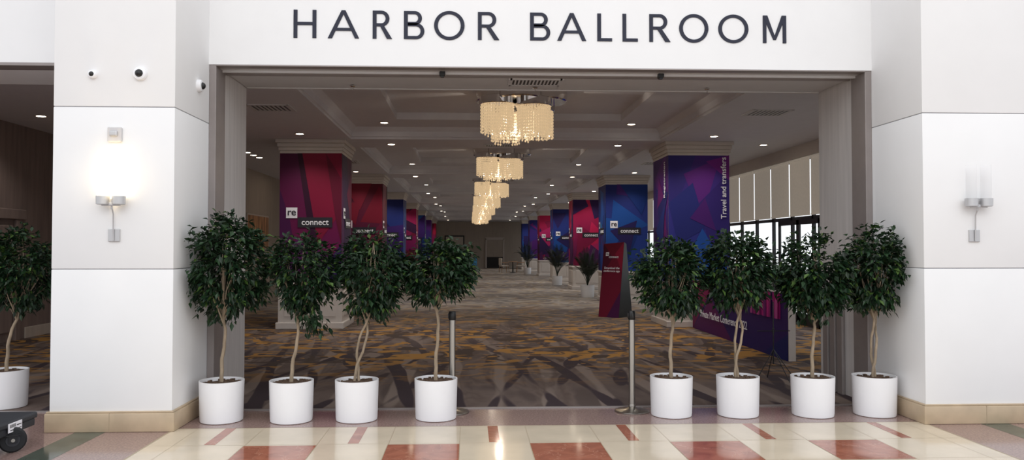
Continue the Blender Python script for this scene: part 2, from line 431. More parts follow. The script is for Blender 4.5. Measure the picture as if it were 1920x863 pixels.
mb = MB(); mb.box(-8.2, 7.2, 62.8, 63.1, 0, 4.4); struct(mb, 'wall_back', ['wallb'])
mb = MB(); mb.box(-8.2, -7.9, SW, 17.2, 0, 4.4); mb.box(-7.9, -6.0, 17, 17.3, 0, 4.4); mb.box(-6.3, -6.0, 17.2, 63, 0, 4.4)
struct(mb, 'wall_left', ['wallbr'], 'brown textured wallcovering')
mb = MB(); mb.box(-6.0, -5.985, 17.4, 62.8, 0, 4.0); struct(mb, 'trim_8', ['wallb'], 'beige wallcovering panel')
mb = MB()
mb.box(-7.9, -7.84, 12.3, 12.45, 0, 2.2, 0, .01); mb.box(-7.9, -7.84, 13.75, 13.9, 0, 2.2, 0, .01); mb.box(-7.9, -7.82, 12.2, 14.0, 2.1, 2.28, 0, .015)
for z0, z1 in ((.15, .9), (1.0, 2.0)):
    for y0 in (12.5, 13.13): mb.box(-7.9, -7.86, y0, y0 + .56, z0, z1, 1, .02)
struct(mb, 'door_2', ['wallbr', 'wallbr'], 'panelled double door with brown frame')
mb = MB(); mb.box(-7.9, -7.87, 8, 12.1, .0, .2, 0, .01); mb.box(-7.9, -7.87, 14.1, 17, 0, .2, 0, .01); struct(mb, 'baseboard_side', ['wallb'])
mb = MB(); mb.box(1.3, 1.42, 62.72, 62.8, 0, 2.4, 0); mb.box(2.72, 2.84, 62.72, 62.8, 0, 2.4, 0); mb.box(1.3, 2.84, 62.72, 62.8, 2.3, 2.5, 0)
mb.box(1.42, 2.72, 62.75, 62.8, .9, 2.3, 1); mb.box(1.42, 2.72, 62.75, 62.8, 0, .9, 2)
struct(mb, 'door_1', ['trimw', 'wallb', 'dark'], 'beige double door in a cream frame')
XW = 6.95
mb = MB(); mb.box(XW - .05, XW + .3, JB, 63, 3.5, 4.4); mb.box(XW - .02, XW + .3, JB, 9.2, 0, 3.5); mb.box(XW, XW + .3, 60.9, 63, 0, 3.5)
struct(mb, 'wall_right', ['trimw'], 'painted header wall over the windows')
ys = [9.2 + 1.03 * i for i in range(27)]
y = ys[-1]
while y < 60.5: y += 2.06; ys.append(y)
for i in range(len(ys) - 1):
    a, b = ys[i], ys[i + 1]
    mb = MB(); mb.box(XW, XW + .06, a, a + .05, 0, 3.5, 0); mb.box(XW, XW + .06, b - .02, b, 0, 3.5, 0)
    mb.box(XW, XW + .06, a, b, 2.2, 2.27, 0); mb.box(XW, XW + .06, a, b, 3.44, 3.5, 0); mb.box(XW, XW + .06, a, b, 0, .12, 0)
    if a > 18: mb.box(XW, XW + .06, a, b, .85, .9, 0)
    mb.add([(XW + .03, a, .1), (XW + .03, b, .1), (XW + .03, b, 3.45), (XW + .03, a, 3.45)], [(0, 1, 2, 3)], 1)
    struct(mb, 'window_%d' % (i + 1), ['dark', 'glass'], 'tall window in dark metal frame')
    if a < 36:
        e0, e1 = a + .03, b - .03
        mb = MB(); mb.box(XW - .045, XW - .04, e0, e1, 2.3, 3.46, 0); mb.lathe([(.03, e0), (.03, e1)], (XW - .05, 0, 3.46), 10, 0, 'y')
        mb.box(XW - .055, XW - .035, e0, e1, 2.28, 2.31, 0, .004)
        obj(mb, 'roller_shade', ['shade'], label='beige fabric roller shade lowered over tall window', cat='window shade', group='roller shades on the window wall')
mb = MB()
for a in (15.0, 15.95, 16.02, 16.97): mb.box(XW - .04, XW - .0, a, a + .07, 0, 2.2, 0)
mb.box(XW - .04, XW - .0, 15, 17.04, 2.1, 2.2, 0); mb.box(XW - .04, XW - .0, 15, 17.04, 0, .25, 0)
mb.box(XW - .10, XW - .04, 15.9, 15.93, .9, 1.3, 0); mb.box(XW - .10, XW - .04, 16.1, 16.13, .9, 1.3, 0)
struct(mb, 'door_3', ['dark'], 'glazed double exit door with dark frame')
mb = MB(); mb.box(11, 12, 10, 60, -.25, .8, 0, .1); struct(mb, 'exterior_hedge', ['hedge'], 'clipped hedge outside')

# ---------------------------------------------------------------- lettering HARBOR BALLROOM
T = .135
def bowl(x, xr, y0, y1, w=T):
    ry = (y1 - y0) / 2; cy = (y0 + y1) / 2; rx = min(ry, (xr - x)); cx = xr - rx
    po = [(x, y1)]; pi_ = [(x, y1 - w * .82)]
    for k in range(17):
        a = pi / 2 - pi * k / 16
        po.append((cx + rx * math.cos(a), cy + ry * math.sin(a)))
        pi_.append((cx + max(.01, rx - w) * math.cos(a), cy + (ry - w * .82) * math.sin(a)))
    po.append((x, y0)); pi_.append((x, y0 + w * .82))
    return po, pi_
def glyph(ch, w):
    P = []
    R_ = lambda x0, x1, y0, y1: P.append([(x0, y0), (x1, y0), (x1, y1), (x0, y1)])
    def strip(o, i):
        for k in range(len(o) - 1): P.append([o[k], i[k], i[k + 1], o[k + 1]])
    if ch == 'H': R_(0, T, 0, 1); R_(w - T, w, 0, 1); R_(T, w - T, .46, .565)
    elif ch == 'A':
        tw = T * 1.1; c = w / 2
        P.append([(0, 0), (tw, 0), (c + tw * .45, 1), (c - tw * .45, 1)]); P.append([(w - tw, 0), (w, 0), (c + tw * .45, 1), (c - tw * .45, 1)])
        R_(w * .2, w * .8, .27, .37)
    elif ch == 'L': R_(0, T, 0, 1); R_(T, w, 0, .11)
    elif ch == 'O':
        o = []; i = []
        for k in range(41):
            a = 2 * pi * k / 40; o.append((w / 2 + w / 2 * math.cos(a), .5 + .52 * math.sin(a))); i.append((w / 2 + (w / 2 - T) * math.cos(a), .5 + (.52 - T * .85) * math.sin(a)))
        strip(o, i)
    elif ch == 'R':
        R_(0, T, 0, 1); strip(*bowl(T, w * .86, .44, 1)); P.append([(w - T * 1.35, 0), (w, 0), (w * .55, .5), (w * .34, .5)])
    elif ch == 'B':
        R_(0, T, 0, 1); strip(*bowl(T, w * .88, .5, 1)); strip(*bowl(T, w, 0, .57))
    elif ch == 'M':
        R_(0, T * .95, 0, 1); R_(w - T * .95, w, 0, 1)
        P.append([(w / 2 - .05, .12), (w / 2 + .05, .12), (T * 1.2, 1), (0, 1)]); P.append([(w / 2 - .05, .12), (w / 2 + .05, .12), (w, 1), (w - T * 1.2, 1)])
    return P
root = empty('wall_lettering', (0.75, SW, 3.715), 'dark slate capital letters reading HARBOR BALLROOM on white wall', 'sign')
spec = [('H', 548, 590), ('A', 611, 669), ('R', 694, 730), ('B', 752, 790), ('O', 808, 865), ('R', 890, 930), ('B', 988, 1026), ('A', 1039, 1094),
        ('L', 1115, 1143), ('L', 1163, 1192), ('R', 1214, 1254), ('O', 1271, 1327), ('O', 1346, 1404), ('M', 1432, 1477)]
CAP = .285
for ch, a, b in spec:
    xa = -1.766 + (a - 548) * 5.023 / 928; xb = -1.766 + (b - 548) * 5.023 / 928
    mb = MB()
    gl = glyph(ch, (xb - xa) / CAP)
    for i, p in enumerate(gl):
        few = len(gl) < 6 or i in (0, len(gl) - 1)
        mb.prism([(q[0] * CAP, q[1] * CAP) for q in p], -.008 - (.0008 * (i % 7) if few else .0), -.001)
    obj(mb, 'letter', ['letter'], root, (xa - .75, 0, 0))

# ---------------------------------------------------------------- columns
def column(x0, x1, y0, front, inner_side, label, texts=True, special=None, gain=1.0):
    dpt = 1.25; cx = (x0 + x1) / 2; cy = y0 + dpt / 2
    root = empty('column', (cx, cy, .006), label, 'column', 'banner-wrapped columns')
    w = x1 - x0; hx = w / 2; hy = dpt / 2
    mb = MB(); mb.box(-hx, hx, -hy, hy, .9, 3.5); obj(mb, 'shaft', ['trimw'], root)
    mb = MB()
    mb.box(-hx - .02, hx + .02, -hy - .02, hy + .02, .12, .86, 0, .01)
    mb.box(-hx - .06, hx + .06, -hy - .06, hy + .06, 0, .13, 0, .015)
    mb.box(-hx - .05, hx + .05, -hy - .05, hy + .05, .84, .91, 0, .02)
    for sgn in (-1, 1):
        for t0 in (-.42, .02):
            mb.box(w * t0, w * (t0 + .40), sgn * (hy + .02) - .012, sgn * (hy + .02) + .012, .24, .74, 0, .012)
        mb.box(sgn * (hx + .02) - .012, sgn * (hx + .02) + .012, -hy * .8, hy * .8, .24, .74, 0, .012)
    obj(mb, 'base', ['trimw'], root)
    mb = MB()
    for e, z0, z1 in ((.01, 3.48, 3.54), (.03, 3.54, 3.61), (.05, 3.61, 3.69), (.08, 3.69, 3.764)): mb.box(-hx - e, hx + e, -hy - e, hy + e, z0, z1, 0, .012)
    obj(mb, 'capital', ['trimw'], root)
    H = 2.57; zb = .92
    bf = panel(w, H, front, (-hx, -hy, zb), (1, 0, 0), 'banner', root, gain=gain)
    if x0 < 0: sd = panel(dpt, H, inner_side, (hx, -hy, zb), (0, 1, 0), 'banner', root, gain=gain)
    else: sd = panel(dpt, H, inner_side, (-hx, hy, zb), (0, -1, 0), 'banner', root, gain=gain)
    def logo(parent, o, xa):
        xa = Vector(xa); n = xa.cross(Vector((0, 0, 1))); o = Vector(o)
        def tile(u, z, tw, th, mk, nm):
            m2 = MB(); c = o + xa * u + Vector((0, 0, z)) + n * .018
            q = [c + xa * sx * tw / 2 + Vector((0, 0, sz * th / 2)) for sx, sz in ((-1, -1), (1, -1), (1, 1), (-1, 1))]
            m2.add(q + [p - n * .002 for p in q], [(0, 1, 2, 3), (4, 5, 1, 0), (5, 6, 2, 1), (6, 7, 3, 2), (7, 4, 0, 3)]); obj(m2, nm, [mk], parent)
        tile(.24, 2.30, .22, .21, 'white', 'logo_tile'); tile(.70, 2.11, .68, .2, 'inkd', 'logo_tile')
        text_obj('re', .2, 'inkd', parent, o + xa * .24 + Vector((0, 0, 2.31)) + n * .022, xa, (0, 0, 1), bold=.012)
        text_obj('connect', .165, 'white', parent, o + xa * .70 + Vector((0, 0, 2.11)) + n * .022, xa, (0, 0, 1), bold=.014)
    if texts:
        logo(bf, (-hx, -hy, 0), (1, 0, 0))
        if x0 < 0: logo(sd, (hx, -hy, 0), (0, 1, 0))
        else: logo(sd, (-hx, hy, 0), (0, -1, 0))
    if special:
        text_obj('Travel and transfers', .155, 'white', bf, (hx - .12, -hy - .03, 2.82), (0, 0, 1), (-1, 0, 0), bold=.01)
        text_obj('Registration', .155, 'white', sd, (-hx - .03, -hy + .2, 3.0), (0, 0, 1), (0, 1, 0), bold=.01)
    return root
LX = (-3.76, -2.54); RX = (4.03, 5.28)
Y0 = [15.5 + 7.2 * k for k in range(7)]
column(*LX, Y0[0], L1, SIDE, 'square column wrapped in crimson and magenta printed vinyl', gain=.72)
column(*RX, Y0[0], R1, design('violet', 5), 'square column wrapped in violet and indigo print, travel and transfers lettering', texts=False, special=True, gain=.85)
lt = ['crimson', 'blue', 'red', 'blue', 'violet', 'red']; rt = ['blue', 'pink', 'blue', 'pink', 'violet', 'blue']
desc = {'crimson': 'dark crimson', 'blue': 'deep blue', 'red': 'red and magenta', 'violet': 'violet', 'pink': 'hot pink and navy'}
for k in range(6):
    column(*LX, Y0[k + 1], design(lt[k], 20 + k), design(lt[k], 40 + k), 'square column wrapped in %s faceted printed vinyl' % desc[lt[k]], texts=k < 4, gain=.7)
    column(*RX, Y0[k + 1], design(rt[k], 61 + k), design(rt[k], 83 + k), 'square column wrapped in %s faceted printed vinyl' % desc[rt[k]], texts=k < 4, gain=.85)

root = empty('graphic_partition', (4.55, 13.1, .006), 'low partition wall covered in dark purple conference graphic', 'partition')
mb = MB(); mb.box(-.05, .05, -2.35, 2.34, 0, .96, 0, .005); obj(mb, 'panel_core', ['trimw'], root)
rr = random.Random(3)
P = [(FULL, (70, 30, 104), (48, 36, 108)), ([(0, 0), (.3, 1), (0, 1)], (150, 24, 90), (120, 22, 84)), ([(.0, 0), (.5, .0), (.25, .7)], (120, 24, 92), (88, 26, 96)),
     ([(.3, 1), (.55, 1), (.4, .3)], (90, 30, 112), (80, 30, 110)), ([(.8, 0), (1, 0), (1, .4)], (36, 40, 108), (32, 38, 108))]
for i in range(26):
    x = .45 + rr.random() * .52; h = .25 + rr.random() * .2
    P.append(([(x, .6), (x + .02, .6), (x + .022, .6 + h), (x + .01, .66 + h), (x, .6 + h)], rr.choice([(220, 50, 150), (180, 34, 130), (120, 34, 120), (230, 100, 180)]), (130, 30, 120)))
pf = panel(4.66, .95, P, (-.05, 2.33, 0), (0, -1, 0), 'banner', root, gain=.7)
text_obj('Private Market Conference 2022', .19, 'white', pf, (-.09, .45, .34), (0, -1, 0), (0, 0, 1), bold=.0)

# ---------------------------------------------------------------- totem sign
root = empty('totem_sign', (3.40, 18.0, .006), 'dark red free-standing conference totem with leaning wedge body', 'sign')
root.rotation_euler = (0, 0, -.72)
w2 = .27
mb = MB()
mb.add([(-w2, -.28, 0), (w2, -.28, 0), (w2, .34, 0), (-w2, .34, 0), (-w2, -.02, 1.70), (w2, -.02, 1.74), (w2, .08, 1.70), (-w2, .08, 1.66)],
       [(0, 3, 2, 1), (4, 5, 6, 7), (0, 1, 5, 4), (1, 2, 6, 5), (2, 3, 7, 6), (3, 0, 4, 7)])
obj(mb, 'body', ['black'], root)
mb = MB()
def sp(u, v):
    a = Vector((-w2, -.28, 0)).lerp(Vector((w2, -.28, 0)), u); b = Vector((-w2, -.02, 1.70)).lerp(Vector((w2, -.02, 1.74)), u)
    return a.lerp(b, v) + Vector((0, -.006, 0))
def quadp(pts, c1, c2, k):
    mb.add([sp(u, v) + Vector((0, -.001 * k, 0)) for u, v in pts], [list(range(len(pts)))], 0, [tuple(lin(c2)[j] * (1 - v) + lin(c1)[j] * v for j in range(4)) for u, v in pts])
quadp(FULL, (104, 18, 40), (112, 20, 50), 0); quadp([(0, 1), (.5, .8), (0, .55)], (74, 16, 40), (84, 18, 44), 1); quadp([(.4, 0), (1, 0), (1, .35)], (76, 22, 66), (72, 22, 70), 1)
quadp([(1, 1), (1, .6), (.6, .85)], (136, 24, 52), (136, 24, 52), 2)
obj(mb, 'printed_face', ['print'], root)
tilt = Vector((0, .26, 1.72)).normalized()
def st(s, u, v, size, mk='white'): text_obj(s, size, mk, root, sp(u, v) + Vector((0, -.012, 0)), (1, 0, 0), tilt, bold=.01)
mb = MB(); mb.add([sp(u, v) + Vector((0, -.005, 0)) for u, v in ((.14, .83), (.3, .83), (.3, .88), (.14, .88))], [(0, 1, 2, 3)]); obj(mb, 'logo_tile', ['white'], root)
st('re', .22, .857, .07, 'inkd'); st('connect', .55, .81, .08); st('Download the', .5, .66, .07); st('conference app', .5, .62, .07)

# ---------------------------------------------------------------- trees
def ficus(X, Y, dx, hw, zt, zb, seed, label, trunks=1, lo=None, hi=None, n=2100, r=.2, droop=0):
    R = random.Random(seed)
    root = empty('potted_ficus_tree', (X, Y, 0 if Y < 7.77 else .006), label, 'potted tree', 'potted ficus trees across the opening')
    ph = .375
    mb = MB(); mb.lathe([(r * .90, 0), (r * .95, .006), (r * .965, .03), (r * 1.01, ph - .008), (r * 1.01, ph), (r * .95, ph), (r * .94, ph - .05), (r * .93, ph - .07)], n=48)
    obj(mb, 'planter', ['pot'], root, smooth=True)
    mb = MB(); mb.lathe([(r * .94, ph - .06), (r * .94, ph - .035), (r * .6, ph - .025), (.03, ph - .015)], n=32)
    for i in range(60):
        a = R.uniform(0, 2 * pi); q = r * .88 * math.sqrt(R.random()); s = R.uniform(.008, .016); x, y = q * math.cos(a), q * math.sin(a)
        mb.box(x - s, x + s, y - s * .7, y + s * .7, ph - .035, ph - .02 + s * .5, 0)
    obj(mb, 'soil', ['soil'], root)
    cz = (zt + zb) / 2; hz = (zt - zb) / 2; cc = Vector((dx, 0, cz))
    mb = MB(); forks = []
    for t in range(trunks):
        a0 = t * 2.6 + R.random(); off = .018 * (trunks > 1)
        ztop = zb + .15 * hz + R.uniform(0, .06)
        pts = []; rad = []
        ph0 = R.uniform(0, 6)
        for k in range(13):
            f = k / 12
            x = dx * f ** 1.6 * .8 + off * math.cos(a0 + f * 5) * (1 + f * 1.5) + .022 * math.sin(ph0 + f * 7) * f + .004 * math.sin(f * 23 + ph0)
            y = off * math.sin(a0 + f * 5) * (1 + f * 1.5) + .015 * math.cos(ph0 + f * 6) * f
            pts.append((x, y, ph - .03 + (ztop - ph + .03) * f)); rad.append((.019 if trunks == 1 else .0145) * (1 - .35 * f))
        mb.tube(pts, rad, 10)
        forks.append((Vector(pts[-1]), Vector(pts[-3])))
        mb.tube([pts[-1], (pts[-1][0] + .02, pts[-1][1], cz + .1), (dx, 0, zt - .12)], [.012, .008, .003], 7)
    clumps = []
    ch_, cv_ = hw - .07, hz - .085
    lob = [R.uniform(0, 6) for _ in range(3)]
    for i in range(72):
        while True:
            p = Vector((R.uniform(-1, 1), R.uniform(-1, 1), R.uniform(-1, 1)))
            if .35 < p.length < 1: break
        if R.random() < .65: p = p * (.96 / p.length)
        an = math.atan2(p.z, p.x); s = 1 + .07 * math.sin(2 * an + lob[0]) + .05 * math.sin(3 * an + lob[1]) + R.uniform(-.05, .05)
        q = Vector((p.x * ch_ * s, p.y * ch_ * .9, p.z * cv_ * s + .02)) + cc
        clumps.append(q)
    for j in range(droop):
        clumps.append(cc + Vector((.10 + R.uniform(-.05, .05), R.uniform(-.1, .1), -hz + .03 - .03 * j)))
    for q in clumps[:30] + clumps[72:]:
        f, f0 = R.choice(forks); s = f0.lerp(f, R.uniform(-.3, 1))
        mid = s.lerp(q, .5) + Vector((R.uniform(-.03, .03), R.uniform(-.03, .03), R.uniform(.0, .05)))
        mb.tube([s, s.lerp(mid, .5) + Vector((0, 0, .02)), mid, q], [.008, .0065, .0045, .002], 6)
    obj(mb, 'trunk', ['bark'], root, smooth=True)
    mb = MB()
    for i in range(n):
        q = R.choice(clumps)
        p = q + Vector([max(-.11, min(.11, R.gauss(0, .052))) for _ in range(3)])
        out = (p - cc); out.z *= .7
        if out.length < .01: continue
        d = (out.normalized() * .8 + Vector((R.uniform(-.9, .9), R.uniform(-.9, .9), R.uniform(-1.1, .3)))).normalized()
        ln = R.uniform(.046, .078); wd = ln * R.uniform(.24, .32)
        side = d.cross(Vector((R.uniform(-.6, .6), R.uniform(-.6, .6), 1))).normalized(); nn = side.cross(d).normalized()
        tip = p + d * ln - Vector((0, 0, ln * .15)); m_ = p + d * ln * .45
        vs = [p, m_ - side * wd + nn * wd * .25, m_ + side * wd + nn * wd * .25, tip, m_ - nn * wd * .15]
        if lo is not None or hi is not None:
            for v in vs:
                if lo is not None and v.x + X < lo: v.x = lo - X + R.uniform(0, .03)
                if hi is not None and v.x + X > hi: v.x = hi - X - R.uniform(0, .03)
        h = (p.z - zb) / (zt - zb); b = R.random()
        if b < .08 and h > .1: col = (72, 98, 44)
        elif b < .32: col = (34, 60, 33)
        else: col = (17 + 10 * R.random(), 36 + 11 * R.random(), 24)
        mb.add(vs, [(0, 4, 3, 1), (0, 2, 3, 4)], 0, lin(col))
    obj(mb, 'foliage', ['leaf'], root)
    return root
ficus(-2.30, 7.33, .03, .42, 1.91, .92, 11, 'tall full ficus tree in white round planter beside pier', 1, lo=-2.56, n=4300)
ficus(-1.65, 7.30, .11, .34, 1.76, .95, 12, 'ficus tree with drooping sparse crown in white planter', 1, n=2500, droop=4)
ficus(-1.05, 7.32, .15, .35, 1.77, .94, 13, 'ficus tree with leaning trunk in white planter', 2, n=3500)
ficus(-.313, 7.35, .02, .36, 1.67, 1.05, 14, 'shorter ficus tree with round crown beside steel stanchion', 1, n=2900)
ficus(1.94, 7.39, 0, .34, 1.70, .92, 15, 'ficus tree with straight trunk in white planter', 1, n=3300)
ficus(2.58, 7.37, 0, .35, 1.76, .97, 16, 'ficus tree with twin twisted trunk in white planter', 2, n=3300)
ficus(3.30, 7.34, .02, .37, 1.76, .92, 17, 'bushy ficus tree in white planter', 1, n=3700)
ficus(3.905, 7.34, .0, .34, 1.83, .92, 18, 'ficus tree in white planter tucked against pier', 2, hi=4.09, n=3500, r=.2)
ficus(-4.66, 8.02, .14, .38, 1.82, .92, 19, 'ficus tree in white planter in the side opening', 1, n=3200)

def palm(X, Y, h, seed, s=1.0):
    R = random.Random(seed)
    root = empty('potted_palm', (X, Y, .006), 'dark green spiky palm in round white planter', 'potted plant', 'potted palms along the columns')
    mb = MB(); mb.lathe([(.2, 0), (.21, .02), (.23, .4), (.21, .4), (.2, .34)], n=28); obj(mb, 'planter', ['pot'], root, smooth=True)
    mb = MB(); mb.lathe([(.2, .33), (.2, .36), (.02, .37)], n=20); obj(mb, 'soil', ['soil'], root)
    mb = MB()
    for i in range(20):
        a = i * 2.4 + R.uniform(-.3, .3); lean = R.uniform(.1, 1.0); H = (h - .36) * R.uniform(.85, 1.05)
        pts = []
        for k in range(13):
            f = k / 12; rad = lean * .62 * f ** 1.2 * s; z = .36 + H * (f * 1.1 - .1 * f * f - .55 * lean * f * f)
            pts.append(Vector((rad * math.cos(a), rad * math.sin(a), z)))
        mb.tube(pts, [.009 * (1 - .8 * k / 12) for k in range(13)], 5)
        for k in range(4, 13):
            p = pts[k]; d = (pts[k] - pts[k - 1]).normalized(); sd = d.cross(Vector((0, 0, 1)))
            sd = sd.normalized() if sd.length > .01 else Vector((1, 0, 0))
            for sg in (-1, 1):
                for jj in (0, .5):
                    pp = pts[k - 1].lerp(p, jj + .3); L_ = .32 * (1 - .5 * abs(k - 8) / 6) * s
                    e = pp + (sd * sg * .7 + d * .8 + Vector((0, 0, -.1))).normalized() * L_
                    m_ = pp.lerp(e, .5) + Vector((0, 0, .02))
                    mb.add([pp, m_ - d * .014, e, m_ + d * .014], [(0, 1, 2, 3)])
    obj(mb, 'fronds', ['palm'], root)
palm(3.85, 25.1, 1.66, 1, 1.05); palm(3.8, 33.4, 1.90, 2, 1.2); palm(3.6, 47.8, 2.1, 3, 1.3)

def stanchion(X, Y):
    root = empty('stanchion', (X, Y, 0), 'brushed steel crowd-control post with black belt head', 'stanchion', 'steel stanchions at the threshold')
    mb = MB(); mb.lathe([(.165, 0), (.168, .01), (.16, .018), (.06, .034), (.034, .05)], n=40); obj(mb, 'base', ['steel'], root, smooth=True)
    mb = MB(); mb.lathe([(.030, .045), (.030, .9)], n=24); mb.lathe([(.034, .045), (.036, .06), (.034, .075)], n=24); obj(mb, 'post', ['steel'], root, smooth=True)
    mb = MB(); mb.lathe([(.031, .9), (.035, .905), (.035, .975), (.03, .985)], n=24); mb.box(-.012, .012, -.042, -.03, .915, .965, 0, .003); mb.box(-.042, -.03, -.012, .012, .915, .965, 0, .003)
    obj(mb, 'belt_head', ['black'], root, smooth=True)
stanchion(-.165, 7.585); stanchion(1.595, 7.56)

root = empty('tripod_easel', (3.66, 9.2, .006), 'thin black folding tripod easel on carpet', 'easel')
mb = MB(); mb.tube([(0, 0, .2), (0, 0, .95)], .007); mb.tube([(-.2, -.01, .6), (.2, -.01, .6)], .005); mb.lathe([(.014, .57), (.014, .63)], n=12); obj(mb, 'mast', ['dark'], root)
for a in (-pi / 2 + .5, pi / 2, pi + .35, -.35):
    mb = MB(); mb.tube([(0, 0, .38), (.26 * math.cos(a), .2 * math.sin(a), .008)], .005); mb.tube([(0, 0, .18), (.13 * math.cos(a), .1 * math.sin(a), .19)], .004); obj(mb, 'leg', ['dark'], root)

# ---------------------------------------------------------------- chandeliers
ch0 = empty('chandelier', (.74, 12.35, ZS + .36), 'cluster of crystal-strand drums on chrome ceiling plates', 'chandelier', 'crystal chandeliers down the hall')
mb = MB()
mb.lathe([(.44, 0), (.44, -.17), (.42, -.19)], (-.2, .0, 0), 48); mb.lathe([(.48, 0), (.48, -.15), (.46, -.17)], (.36, .1, 0), 48); mb.lathe([(.34, 0), (.34, -.18), (.32, -.20)], (.05, -.35, 0), 40)
obj(mb, 'canopy', ['chrome'], ch0, smooth=True)
drums = [(-.30, -.16, .04), (.27, -.26, .0), (-.12, .38, -.02), (.38, .34, .02)]
for i, (dx, dy, dz) in enumerate(drums):
    mb = MB(); mb.lathe([(.275, -.17), (.29, -.18), (.29, -.29), (.28, -.30), (.262, -.30), (.262, -.17)], (dx, dy, dz), 40, cap=False)
    mb.lathe([(.262, -.2), (.262, -.21)], (dx, dy, dz), 40)
    obj(mb, 'drum_ring', ['chrome'], ch0, smooth=True)
    mb = MB(); R = random.Random(i)
    for rr_, cnt in ((.255, 40), (.2, 24)):
        for k in range(cnt):
            a = 2 * pi * k / cnt; x, y = dx + rr_ * math.cos(a), dy + rr_ * math.sin(a)
            z = -.26 + dz; nb = R.choice([8, 9, 9, 9, 10]) if rr_ > .22 else R.choice([10, 10, 11])
            for j in range(nb):
                r_ = .0145; l = .048
                mb.add([(x, y, z), (x + r_, y, z - l * .3), (x, y + r_, z - l * .3), (x - r_, y, z - l * .3), (x, y - r_, z - l * .3),
                        (x + r_, y, z - l * .7), (x, y + r_, z - l * .7), (x - r_, y, z - l * .7), (x, y - r_, z - l * .7), (x, y, z - l)],
                       [(0, 1, 2), (0, 2, 3), (0, 3, 4), (0, 4, 1), (1, 5, 6, 2), (2, 6, 7, 3), (3, 7, 8, 4), (4, 8, 5, 1), (9, 6, 5), (9, 7, 6), (9, 8, 7), (9, 5, 8)]); z -= l * 1.02
    o = obj(mb, 'crystal_strands', ['crystal'], ch0); o['kind'] = 'stuff'
ld = D.lights.new('bulb', 'POINT'); ld.energy = 30; ld.color = (1, .87, .7); ld.shadow_soft_size = .04
lo = D.objects.new('chandelier_bulb', ld); lo.location = (0.03, .06, -.62); link(lo, ch0)
for k in range(1, 7): dup(ch0, (.74, 12.35 + 7.2 * k, ZS + .36))

def downlight(x, y, z, spot=0, grp='recessed ceiling downlights'):
    mb = MB(); mb.lathe([(.10, 0), (.10, -.008), (.075, -.012), (.07, -.002)], n=24, cap=False)
    o = obj(mb, 'downlight', ['trimw'], None, (x, y, z), True, 'round recessed ceiling downlight glowing warm white', 'ceiling light', grp)
    mb = MB(); mb.lathe([(.072, -.004), (.06, -.012)], n=20); obj(mb, 'lens', ['lamp'], o)
    if spot:
        l = D.lights.new('spot', 'SPOT'); l.energy = spot; l.spot_size = 2.2; l.spot_blend = .8; l.color = (1, .95, .88); l.shadow_soft_size = .06
        q = D.objects.new('downlight_beam', l); q.location = (0, 0, -.03); link(q, o)
for k in range(7):
    e = 165 if k < 4 else 110
    for x in (-1.62, 3.12):
        downlight(x, 14.75 + 7.2 * k, ZS + .23, e); downlight(x, 16.1 + 7.2 * k, ZS, 0 if k > 3 else 60)
    downlight(-3.2, 14.7 + 7.2 * k, ZS, e * .4); downlight(4.72, 14.7 + 7.2 * k, ZS, e * .4); downlight(6.15, 15.9 + 7.2 * k, ZS, 0)
    for j in range(3):
        if k < 3: downlight(-5.0, 17.6 + .5 * j + 7.2 * k * .6, ZS, 0)
downlight(-7.0, 12.9, ZS, 50)
for x in (-1.45, 2.85):
    mb = MB(); mb.box(-.06, .06, -.06, .06, -.012, 0, 0, .003); mb.box(-.035, .035, -.035, .035, -.016, -.01, 1)
    o = obj(mb, 'square_spotlight', ['black', 'lamp'], None, (x, 11.3, ZS + .36), label='small black square recessed ceiling spotlight', cat='ceiling light', group='square ceiling spotlights')
    l = D.lights.new('spot', 'SPOT'); l.energy = 110; l.spot_size = 2.2; l.spot_blend = .8; l.color = (1, .95, .88); l.shadow_soft_size = .06
    q = D.objects.new('downlight_beam', l); q.location = (0, 0, -.04); link(q, o)
def vent(x, y, z, w, d, n=8):
    mb = MB(); mb.box(-w / 2, w / 2, -d / 2, d / 2, -.006, 0, 1)
    for sx in (-1, 1): mb.box(sx * w / 2 - .02, sx * w / 2 + .02, -d / 2 - .02, d / 2 + .02, -.014, 0, 0)
    for sy in (-1, 1): mb.box(-w / 2, w / 2, sy * d / 2 - .02, sy * d / 2 + .02, -.014, 0, 0)
    for i in range(n):
        q = -w / 2 + w * (i + .5) / n; mb.box(q - w / n * .22, q + w / n * .22, -d / 2, d / 2, -.013, -.004, 0)
    obj(mb, 'air_vent', ['soffit', 'black'], None, (x, y, z), label='louvred air grille set in the ceiling', cat='vent', group='ceiling air grilles')
vent(.72, 8.42, LZ - .012, .56, .3, 14); vent(-3.05, 12.0, ZS, .62, .5, 9); vent(4.75, 12.1, ZS, .62, .5, 9); vent(.62, 16.2, ZS, .6, .3, 12); vent(-3.1, 19.5, ZS, .6, .5, 9); vent(4.75, 19.5, ZS, .6, .5, 9)

